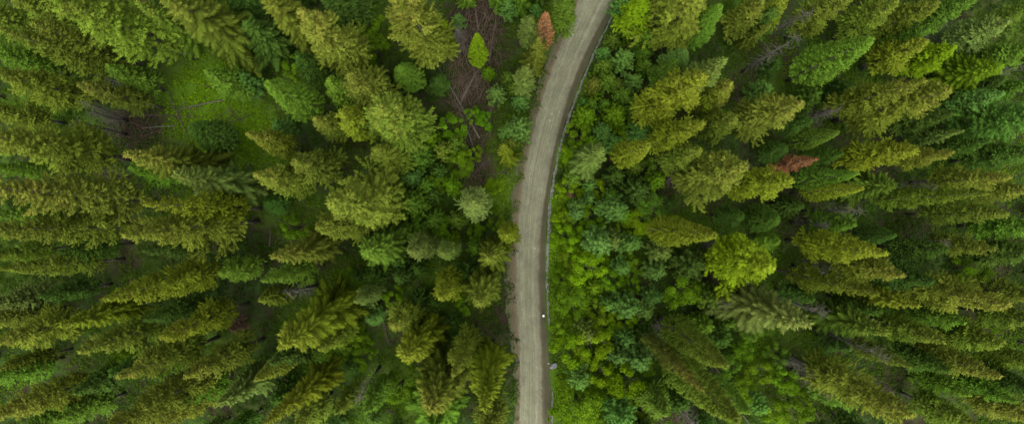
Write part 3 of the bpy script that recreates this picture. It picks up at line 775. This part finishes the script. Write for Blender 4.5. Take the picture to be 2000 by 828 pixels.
ORD = ["topmost", "second from top", "third from top", "fourth from top", "fifth from top", "sixth from top", "seventh from top", "eighth from top", "ninth from top", "tenth from top",
       "eleventh from top", "twelfth from top", "thirteenth from top", "fourteenth from top", "fifteenth from top", "sixteenth from top", "seventeenth from top", "eighteenth from top", "nineteenth from top", "twentieth from top"]
buckets = {}
for t in TREES:
    x, y = t['mid']
    mid = np.interp(y, YS, (GL + GR) / 2)
    z = ZONES if x < mid else ZONES_R
    t['zone'] = next((n for a, b, n in z if x < b), z[-1][2])
    if t['zone'] == "just right of the road":
        t['zone'] = "right of the road's " + ("upper bend" if y < 276 else "middle stretch" if y < 552 else "lower stretch")
    buckets.setdefault((t['kind'], t['tint'], t['zone']), []).append(t)
for (kd, tn, zn), ts in buckets.items():
    ts.sort(key=lambda t: t['mid'][1])
    word = TINT[tn][2]; noun = KIND[kd][1]
    if tn in 'rn': noun = "dead conifer"
    for q, t in enumerate(ts):
        if len(ts) == 1: t['label'] = f"{word} {noun} {zn}, only one there"
        else:
            o_ = "lowest" if q == len(ts) - 1 and q > 1 else ORD[min(q, 19)]
            t['label'] = f"{word} {noun} {zn}, {o_}"

for t in TREES:
    kd = t['kind']
    uh, uR, c = UNIT[kd]
    lib = LIB[kd]
    if t['tint'] in 'rn': lib = LIBR[:1] if kd == 'T' else LIBR[1:]; uh, uR = 22, 2.7
    tm, cm = lib[pick[kd] % len(lib)]
    pick[kd] += 1 if rp.random() < .8 else 2
    nm, noun, cat, grp = KIND[kd]
    if t['tint'] in 'rn': nm, grp, cat = "dead_conifer", "dead brown conifers", "dead tree"
    e = bpy.data.objects.new(nm, None)
    COL.objects.link(e)
    e.empty_display_size = .5
    e.location = t['base']
    e.rotation_euler = (-t['lean'][1], t['lean'][0], rp.uniform(0, 6.28))
    sr = t['R'] / uR
    e.scale = (sr * rp.uniform(.95, 1.05), sr * rp.uniform(.95, 1.05), t['h'] / uh)
    e['label'] = t['label']; e['category'] = cat; e['group'] = grp
    a = obj("trunk", tm, None, e)
    b = obj("crown", cm, None, e)
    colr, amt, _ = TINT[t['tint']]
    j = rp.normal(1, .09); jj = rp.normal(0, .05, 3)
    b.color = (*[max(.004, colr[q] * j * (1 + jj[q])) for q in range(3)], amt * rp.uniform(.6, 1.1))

# ------------------------------------------------------------------ dead standing trees: bare grey poles with brittle limbs
SNAG_LIB = []
rs = np.random.default_rng(31)
for k in range(5):
    h = 20
    tm = trunk_mesh("trunk", rs, h, .24, 0, bend=.35)
    paths = []
    for i in range(75):
        z = rs.uniform(.22, .98) * h; a = rs.uniform(0, 6.28); L = rs.uniform(.7, 2.6) * (1 - .55 * z / h)
        b = np.array([0, 0, z]); d = np.array([math.cos(a), math.sin(a), rs.uniform(-.35, .15)])
        m1 = b + d * L * .5; m2 = b + d * L + np.array([rs.normal(0, .15), rs.normal(0, .15), -.18 * L])
        paths.append(([b, m1, m2], [.030, .020, .006]))
        for q in range(2):
            f = rs.uniform(.35, .9); s0 = b + d * L * f; d2 = d + rs.normal(0, .6, 3)
            paths.append(([s0, s0 + d2 * L * .15, s0 + d2 * L * .32], [.014, .010, .004]))
    v, f = tubes(paths, 4)
    bm = mk_mesh("limb", v, f)
    tm.materials.append(M_GREY); bm.materials.append(M_GREY)
    SNAG_LIB.append((tm, bm))
# base x, base y, tip x, tip y (photograph pixels), label
SNAGS = [
 (245, 232, 160, 200, "grey bare dead pole, uppermost of three leaning by the left gap"),
 (248, 236, 176, 218, "grey bare dead pole, middle of three leaning by the left gap"),
 (246, 262, 138, 238, "grey bare dead pole, lowest of three leaning by the left gap"),
 (1548, 518, 1640, 538, "thin grey dead pole just right of the bright lime shrub"),
 (1508, 578, 1620, 612, "long grey dead pole below the bright lime shrub"),
 (1520, 692, 1598, 736, "pale grey dead pole, upper of two in the lower right gap"),
 (1544, 720, 1628, 770, "pale grey dead pole, lower of two in the lower right gap"),
 (1645, 726, 1745, 770, "thick grey dead trunk leaning right in the lower right stand"),
 (1775, 733, 1870, 772, "thick grey dead trunk farther right in the lower right stand"),
 (1590, 640, 1745, 702, "twiggy grey dead tree lying across the lower right stand"),
 (1448, 140, 1560, 70, "twiggy grey dead tree in the upper right gap"),
 (1500, 62, 1590, 20, "grey dead trunk near the top right of the picture"),
 (1560, 238, 1640, 212, "short grey dead trunk left of the big two crowned conifer at right"),
 (1565, 412, 1690, 411, "grey dead trunk lying level in the right stand"),
 (1745, 372, 1830, 366, "grey bare trunk level with the road bend in far right stand"),
 (1748, 466, 1852, 474, "thin grey dead trunk in the far right stand, mid height"),
 (1375, 572, 1425, 594, "mossy grey dead trunk beside the dark round pine right of road"),
 (1278, 630, 1305, 648, "small pale lichen covered dead tree right of the road"),
 (1318, 788, 1365, 835, "grey dead tree at the bottom edge right of the road"),
 (1378, 480, 1388, 478, "thin twiggy dead tree just left of the lime shrub"),
 (620, 556, 560, 572, "pale grey dead trunk left of the mossy lower left gap"),
 (742, 715, 700, 780, "thin pale dead trunk in the lower left gap"),
 (660, 482, 610, 488, "short pale dead trunk behind the brown tipped spruce"),
 (900, 105, 893, 52, "white topped dead tree between two lime conifers"),
 (1790, 80, 1850, 36, "dark grey dead trunk near the top right corner"),
 (1908, 160, 1995, 125, "brownish twiggy dead tree near the upper right edge"),
 (1915, 222, 2010, 205, "twiggy grey dead tree by the right edge of picture"),
 (1915, 720, 2010, 745, "grey dead trunk low on the right edge of picture"),
 (1300, 352, 1335, 342, "short pale stump leaning among firs right of the road"),
 (1545, 434, 1620, 440, "twiggy grey dead tree in the right stand, above the lime shrub"),
 (268, 178, 205, 150, "dark grey dead trunk in the upper left stand"),
 (255, 345, 190, 338, "twiggy grey dead tree above the big left conifer"),
]
for q, (bx, by, tx, ty, lab) in enumerate(SNAGS):
    rb = math.hypot(bx - CX, by - CY); rt = math.hypot(tx - CX, ty - CY)
    k = min(max(1 - rb / rt, .035), .26)
    h = k * CAM_H
    base = gp(bx, by, 0)
    tip = gp(tx, ty, h)
    tm, bm = SNAG_LIB[q % 5]
    e = bpy.data.objects.new("dead_tree", None); COL.objects.link(e)
    e.location = base
    d = tip - base
    e.rotation_euler = (-math.atan2(d[1], d[2]), math.atan2(d[0], math.hypot(d[1], d[2])), 0)
    e.scale = (1.0, 1.0, np.linalg.norm(d) / 20)
    e['label'] = lab; e['category'] = "dead tree"; e['group'] = "grey dead standing trees"
    obj("trunk", tm, None, e); obj("limb", bm, None, e, kind="stuff")

# ------------------------------------------------------------------ fallen logs
# x0, y0 (butt), x1, y1 (top), butt radius (m), label
LOGS = [
 (937, 270, 856, 130, .20, "long pale fallen trunk crossing the brown clearing diagonally"),
 (930, 303, 893, 205, .14, "thin dark fallen trunk left of the long pale one in the clearing"),
 (902, 195, 934, 136, .34, "thick short dark fallen trunk in the middle of the brown clearing"),
 (958, 268, 957, 165, .17, "upright looking thin log below the blue green pine in the clearing"),
 (955, 125, 972, 20, .20, "straight brown fallen trunk at the top of the brown clearing"),
 (935, 60, 926, -10, .24, "dark fallen log at the top edge in the brown clearing"),
 (925, 345, 990, 333, .12, "thin fallen log pointing at the road below the clearing"),
 (918, 350, 950, 310, .14, "short dark log in the jumble below the clearing"),
 (905, 352, 945, 318, .12, "short leaning log at the left of the jumble below the clearing"),
 (940, 355, 925, 300, .12, "short upright log in the jumble below the clearing"),
 (960, 340, 985, 338, .13, "pale short log lying beside the road verge"),
 (925, 322, 965, 318, .11, "thin level stick in the jumble below the clearing"),
 (826, 340, 900, 352, .16, "dark level log below the round young pines left of road"),
 (440, 195, 345, 217, .18, "pale fallen log across the upper left mossy gap"),
 (345, 245, 280, 250, .15, "short grey log in the lower part of the left mossy gap"),
 (365, 258, 330, 175, .17, "dark log standing across the other log in left mossy gap"),
 (400, 229, 250, 226, .10, "thin stick lying level in the left mossy gap"),
 (495, 222, 435, 246, .12, "curved brown stick at the right of the left mossy gap"),
 (470, 193, 515, 191, .14, "short grey log right of the left mossy gap"),
 (735, 590, 762, 672, .24, "dark fallen log upright in picture, mossy gap left of road"),
 (805, 456, 752, 436, .15, "brown fallen log among firs left of the road"),
 (758, 452, 812, 418, .17, "dark log crossing the brown fallen log left of road"),
 (700, 514, 712, 556, .26, "short thick dark log below the dark spruce"),
 (810, 574, 822, 540, .20, "short dark log left of the yellow tree"),
 (575, 414, 592, 446, .17, "dark log above the brown tipped spruce, left of road"),
 (527, 480, 530, 442, .18, "dark upright log at left of the two logs above spruce"),
 (728, 794, 778, 806, .18, "dark level log near the bottom edge left of road"),
 (648, 828, 668, 800, .16, "grey leaning log at the bottom edge left of road"),
 (860, 488, 905, 470, .09, "thin pale stick near the pale tree left of road"),
 (1128, 576, 1206, 610, .20, "brown fallen log among lime shrubs right of the road"),
 (1390, 708, 1412, 736, .16, "short brown log by the teardrop conifers lower right"),
 (1445, 802, 1468, 832, .18, "brown log at the bottom edge right of the road"),
 (1246, 764, 1256, 835, .18, "dark upright log at the bottom edge right of road"),
 (1272, 326, 1332, 334, .15, "brown log among dark firs right of the road"),
 (1268, 366, 1276, 340, .12, "short orange brown stick right of the road"),
 (1282, 360, 1298, 344, .12, "short leaning brown stick among firs right of road"),
 (1268, 388, 1288, 418, .18, "dark short log below the firs right of road"),
 (1434, 150, 1443, 202, .15, "brown upright log in the dark gap upper right"),
 (1200, 158, 1216, 155, .10, "short pale stick between young pines right of road"),
 (1515, 690, 1525, 730, .12, "thin brown stick in the lower right gap"),
 (1590, 800, 1605, 835, .20, "brown log at the bottom edge lower right"),
 (1530, 588, 1560, 618, .10, "thin brown stick crossing the grey pole below the lime shrub"),
 (1860, 518, 1905, 516, .10, "thin red brown stick in the far right gap"),
 (1872, 552, 1930, 555, .11, "thin brown stick lower in the far right gap"),
]
rg2 = np.random.default_rng(77)
for q, (x0, y0, x1, y1, r0, lab) in enumerate(LOGS):
    r0 *= .8
    a = gp(x0, y0); b = gp(x1, y1)
    a[2] = r0 + .12; b[2] = r0 * .7 + .35
    L = np.linalg.norm(b - a)
    s = np.linspace(0, 1, 7)
    sd = unit(np.cross(b - a, [0, 0, 1.]))
    P = a + (b - a) * s[:, None] + sd * (np.sin(s * 3.1) * L * rg2.normal(0, .012))[:, None]
    e = bpy.data.objects.new("fallen_log", None); COL.objects.link(e)
    e.location = a
    v, f = tubes([(P - a, r0 * (1 - .62 * s))], 8)
    obj("trunk", mk_mesh("log_trunk", v, f, smooth=True), M_GREY if ('pale' in lab or 'grey' in lab) else M_LOG, e)
    if L < 3.5:
        e['label'] = lab; e['category'] = "log"; e['group'] = "fallen logs on the forest floor"
        continue
    paths = []
    for k in range(int(4 + L * 1.2)):
        t = rg2.uniform(.3, .98); p0 = a + (b - a) * t - a
        d = unit(b - a) * .5 + sd * rg2.choice([-1, 1]) * rg2.uniform(.5, 1) + np.array([0, 0, rg2.uniform(-.05, .35)])
        ll = rg2.uniform(.5, 1.7)
        paths.append(([p0, p0 + d * ll * .5, p0 + d * ll + np.array([0, 0, -.1])], [.035, .024, .007]))
    v, f = tubes(paths, 4)
    obj("limb", mk_mesh("log_limb", v, f), M_GREY if ('pale' in lab or 'grey' in lab) else M_LOG, e, kind="stuff")
    e['label'] = lab; e['category'] = "log"; e['group'] = "fallen logs on the forest floor"

# ------------------------------------------------------------------ tangle of thin dead branches in the clearings
rk = np.random.default_rng(909)
paths = []
for x, y, r, cnt in [(930, 40, 55, 190), (925, 110, 58, 230), (925, 185, 50, 220), (925, 330, 42, 130), (905, 260, 45, 60), (265, 245, 50, 70), (1290, 345, 40, 60), (780, 440, 45, 60), (735, 610, 40, 50), (1540, 760, 60, 80), (1440, 170, 40, 60), (585, 430, 45, 50), (1560, 430, 50, 60), (400, 215, 70, 40)]:
    for k in range(cnt):
        a0 = rk.uniform(0, 6.28); q = math.sqrt(rk.random()) * r
        c_ = gp(x + math.cos(a0) * q, y + math.sin(a0) * q)
        a1 = rk.normal(1.4, .7) if x > 850 and x < 1000 else rk.uniform(0, 3.14)
        L = rk.uniform(.8, 4.2); d = np.array([math.cos(a1), math.sin(a1), 0]) * L / 2
        z0, z1 = rk.uniform(.05, .5), rk.uniform(.05, .9)
        w0 = rk.uniform(.018, .05)
        paths.append(([c_ - d + [0, 0, z0], c_ + rk.normal(0, .08, 3) * [1, 1, 0] + [0, 0, (z0 + z1) / 2], c_ + d + [0, 0, z1]], [w0, w0 * .8, w0 * .3]))
v, f = tubes(paths, 4)
obj("branch_litter", mk_mesh("branch_litter", v, f), bark_material("litter_wood", (.045, .030, .017), (.13, .092, .056)), kind="stuff", label="tangle of thin dead branches on the bare ground", category="branches")

# ------------------------------------------------------------------ small things by the road
def rock_mesh(name, rg, r, flat=.6, sub=3, amp=.22):
    import bmesh
    bm = bmesh.new(); bmesh.ops.create_icosphere(bm, subdivisions=sub, radius=1)
    ks = rg.normal(size=(9, 3)); ks /= np.linalg.norm(ks, axis=1)[:, None]
    for v in bm.verts:
        p = np.array(v.co)
        d = 1.0
        for kk in ks:                                 # planar facets cut from the ball
            t = p @ kk
            if t > .72: d = min(d, .72 / t)
        p = p * d * (1 + amp * .3 * math.sin(5 * p[0] + 3 * p[1]) * math.sin(4 * p[2] + 1))
        v.co = (p[0] * r, p[1] * r * .85, p[2] * r * flat)
    me = bpy.data.meshes.new(name); bm.to_mesh(me); bm.free()
    return me
M_ROCK = bark_material("grey_rock", (.07, .073, .073), (.17, .175, .175), 2.0)
M_PALE = bark_material("pale_stone", (.15, .145, .11), (.25, .24, .19), 3.0)
rr_ = np.random.default_rng(5)
o = obj("boulder", rock_mesh("boulder", rr_, .72), M_ROCK, label="grey angular boulder at the right edge of the road", category="boulder")
o.location = gp(1081, 712) + np.array([0, 0, .2]); o.rotation_euler = (.2, .1, .6)
o = obj("stone", rock_mesh("stone", rr_, .20), M_PALE, label="small white stone beside the grey boulder", category="stone")
o.location = gp(1071, 708) + np.array([0, 0, .1])
for (x, y, r, lab) in [(1078, 222, .20, "pale flat stone in the gravel road, upper of two at the bend"), (1073.5, 235, .21, "pale flat stone in the gravel road, lower of two at the bend"),
                       (1044.5, 483, .25, "pale flat stone alone in the gravel road beside pale puddle mark"), (1093, 219, .13, "small stone on the right shoulder at the bend")]:
    o = obj("stone", rock_mesh("stone", rr_, r, .28), M_PALE, label=lab, category="stone", group="pale stones in the road")
    o.location = gp(x, y) + np.array([0, 0, .19]); o.rotation_euler[2] = x
# white marker post
m_post, nt, p = mat_nodes("white_paint"); p.inputs["Base Color"].default_value = (.80, .82, .82, 1); p.inputs["Roughness"].default_value = .45
m_metal, nt, p = mat_nodes("post_metal"); p.inputs["Base Color"].default_value = (.25, .25, .25, 1); p.inputs["Metallic"].default_value = .7; p.inputs["Roughness"].default_value = .5
e = bpy.data.objects.new("marker_post", None); COL.objects.link(e); e.location = gp(1061, 613.5)
e['label'] = "small white marker post between road and ditch"; e['category'] = "post"
v, f = tubes([([[0, 0, -.2], [0, 0, .5], [0, 0, .92]], [.045, .045, .045])], 10); obj("pole", mk_mesh("pole", v, f), m_metal, e)
v, f = tubes([([[0, 0, .90], [0, 0, .94], [0, 0, 1.08], [0, 0, 1.16]], [.10, .18, .18, .10])], 14); obj("cap", mk_mesh("cap", v, f, smooth=True), m_post, e)

# ------------------------------------------------------------------ undergrowth: low leaves nobody could count
ru = np.random.default_rng(12)
NCL = 48000
cx = ru.uniform(-96, 96, NCL); cy = ru.uniform(-44, 44, NCL)
px = CX + cx * FPX / CAM_H; py = CY - cy * FPX / CAM_H
rl_, rd_ = np.interp(py, YS, RL), np.interp(py, YS, DL)
gl_ = np.interp(py, YS, GL)
dens = np.clip(.80 + .45 * snoise(cx, cy, 11, 8) + .25 * snoise(cx, cy, 3, 9), 0.05, 1)
lime = np.clip(.22 + .25 * snoise(cx, cy, 14, 21), 0, 1)
for x, y, r, dn, lm in PATCH:
    w = np.clip(1.3 - np.hypot(px - x, py - y) / r, 0, 1)
    dens = dens * (1 - w) + dn * w; lime = lime * (1 - w) + lm * w
keep = ru.random(NCL) < dens
keep &= ~((px > gl_ - 4) & (px < rd_ + 8))
verge = (px > rl_ - 6) & (px <= gl_ - 4)
keep &= ~verge | (ru.random(NCL) < np.where(px < rl_ + 7, .85, np.where((py > 460) & (py < 800), .42, .55)))
cx, cy, lime, px = cx[keep], cy[keep], lime[keep], px[keep]
n = len(cx)
per = 12
sz = ru.uniform(.6, 1.25, n)
ang = ru.uniform(0, 6.28, (n, per)); q = np.sqrt(ru.random((n, per)))
P = np.stack([cx[:, None] + np.cos(ang) * q * .62 * sz[:, None], cy[:, None] + np.sin(ang) * q * .62 * sz[:, None],
              .06 + (1 - q * q) * .55 * sz[:, None] * ru.uniform(.5, 1, (n, per))], -1).reshape(-1, 3)
N = unit(np.stack([np.cos(ang) * q * .7, np.sin(ang) * q * .7, np.ones_like(q)], -1).reshape(-1, 3) + ru.normal(0, .35, (n * per, 3)))
a = unit(np.cross(N, ru.normal(size=N.shape))); b = np.cross(N, a)
s = (ru.uniform(.10, .19, (n, per)) * (.7 + .3 * sz[:, None])).reshape(-1, 1)
V = np.stack([P - a * s, P + b * s * .6 + N * s * .15, P + a * s, P - b * s * .6 + N * s * .15], 1).reshape(-1, 3)
c0 = np.array([.018, .039, .005]); c1 = np.array([.118, .218, .005])
cb = c0 + (c1 - c0) * lime[:, None]
cb = cb * ru.uniform(.75, 1.2, (n, 1))
cl = np.repeat(cb, per, 0) * ru.uniform(.75, 1.25, (n * per, 1))
C = np.concatenate([np.repeat(cl, 4, 0), np.ones((n * per * 4, 1))], 1)
m, nt, p = mat_nodes("undergrowth_leaf"); nn, l = nt.nodes, nt.links
at = nn.new("ShaderNodeAttribute"); at.attribute_name = "Col"
l.new(at.outputs["Color"], p.inputs["Base Color"]); p.inputs["Roughness"].default_value = .65; p.inputs["Specular IOR Level"].default_value = .04
tr = nn.new("ShaderNodeBsdfTranslucent"); l.new(at.outputs["Color"], tr.inputs["Color"])
ms = nn.new("ShaderNodeMixShader"); ms.inputs[0].default_value = .28
l.new(p.outputs[0], ms.inputs[1]); l.new(tr.outputs[0], ms.inputs[2]); l.new(ms.outputs[0], nn["Material Output"].inputs["Surface"])
obj("undergrowth", mk_mesh("undergrowth", V, np.arange(len(V)).reshape(-1, 4), C), m, kind="stuff", label="low leafy undergrowth covering the forest floor", category="undergrowth")
print("TREES", len(TREES), "undergrowth leaves", n * per, "tris", sum(len(me.polygons) * (len(me.polygons[0].vertices) - 2) for me in bpy.data.meshes if len(me.polygons)))
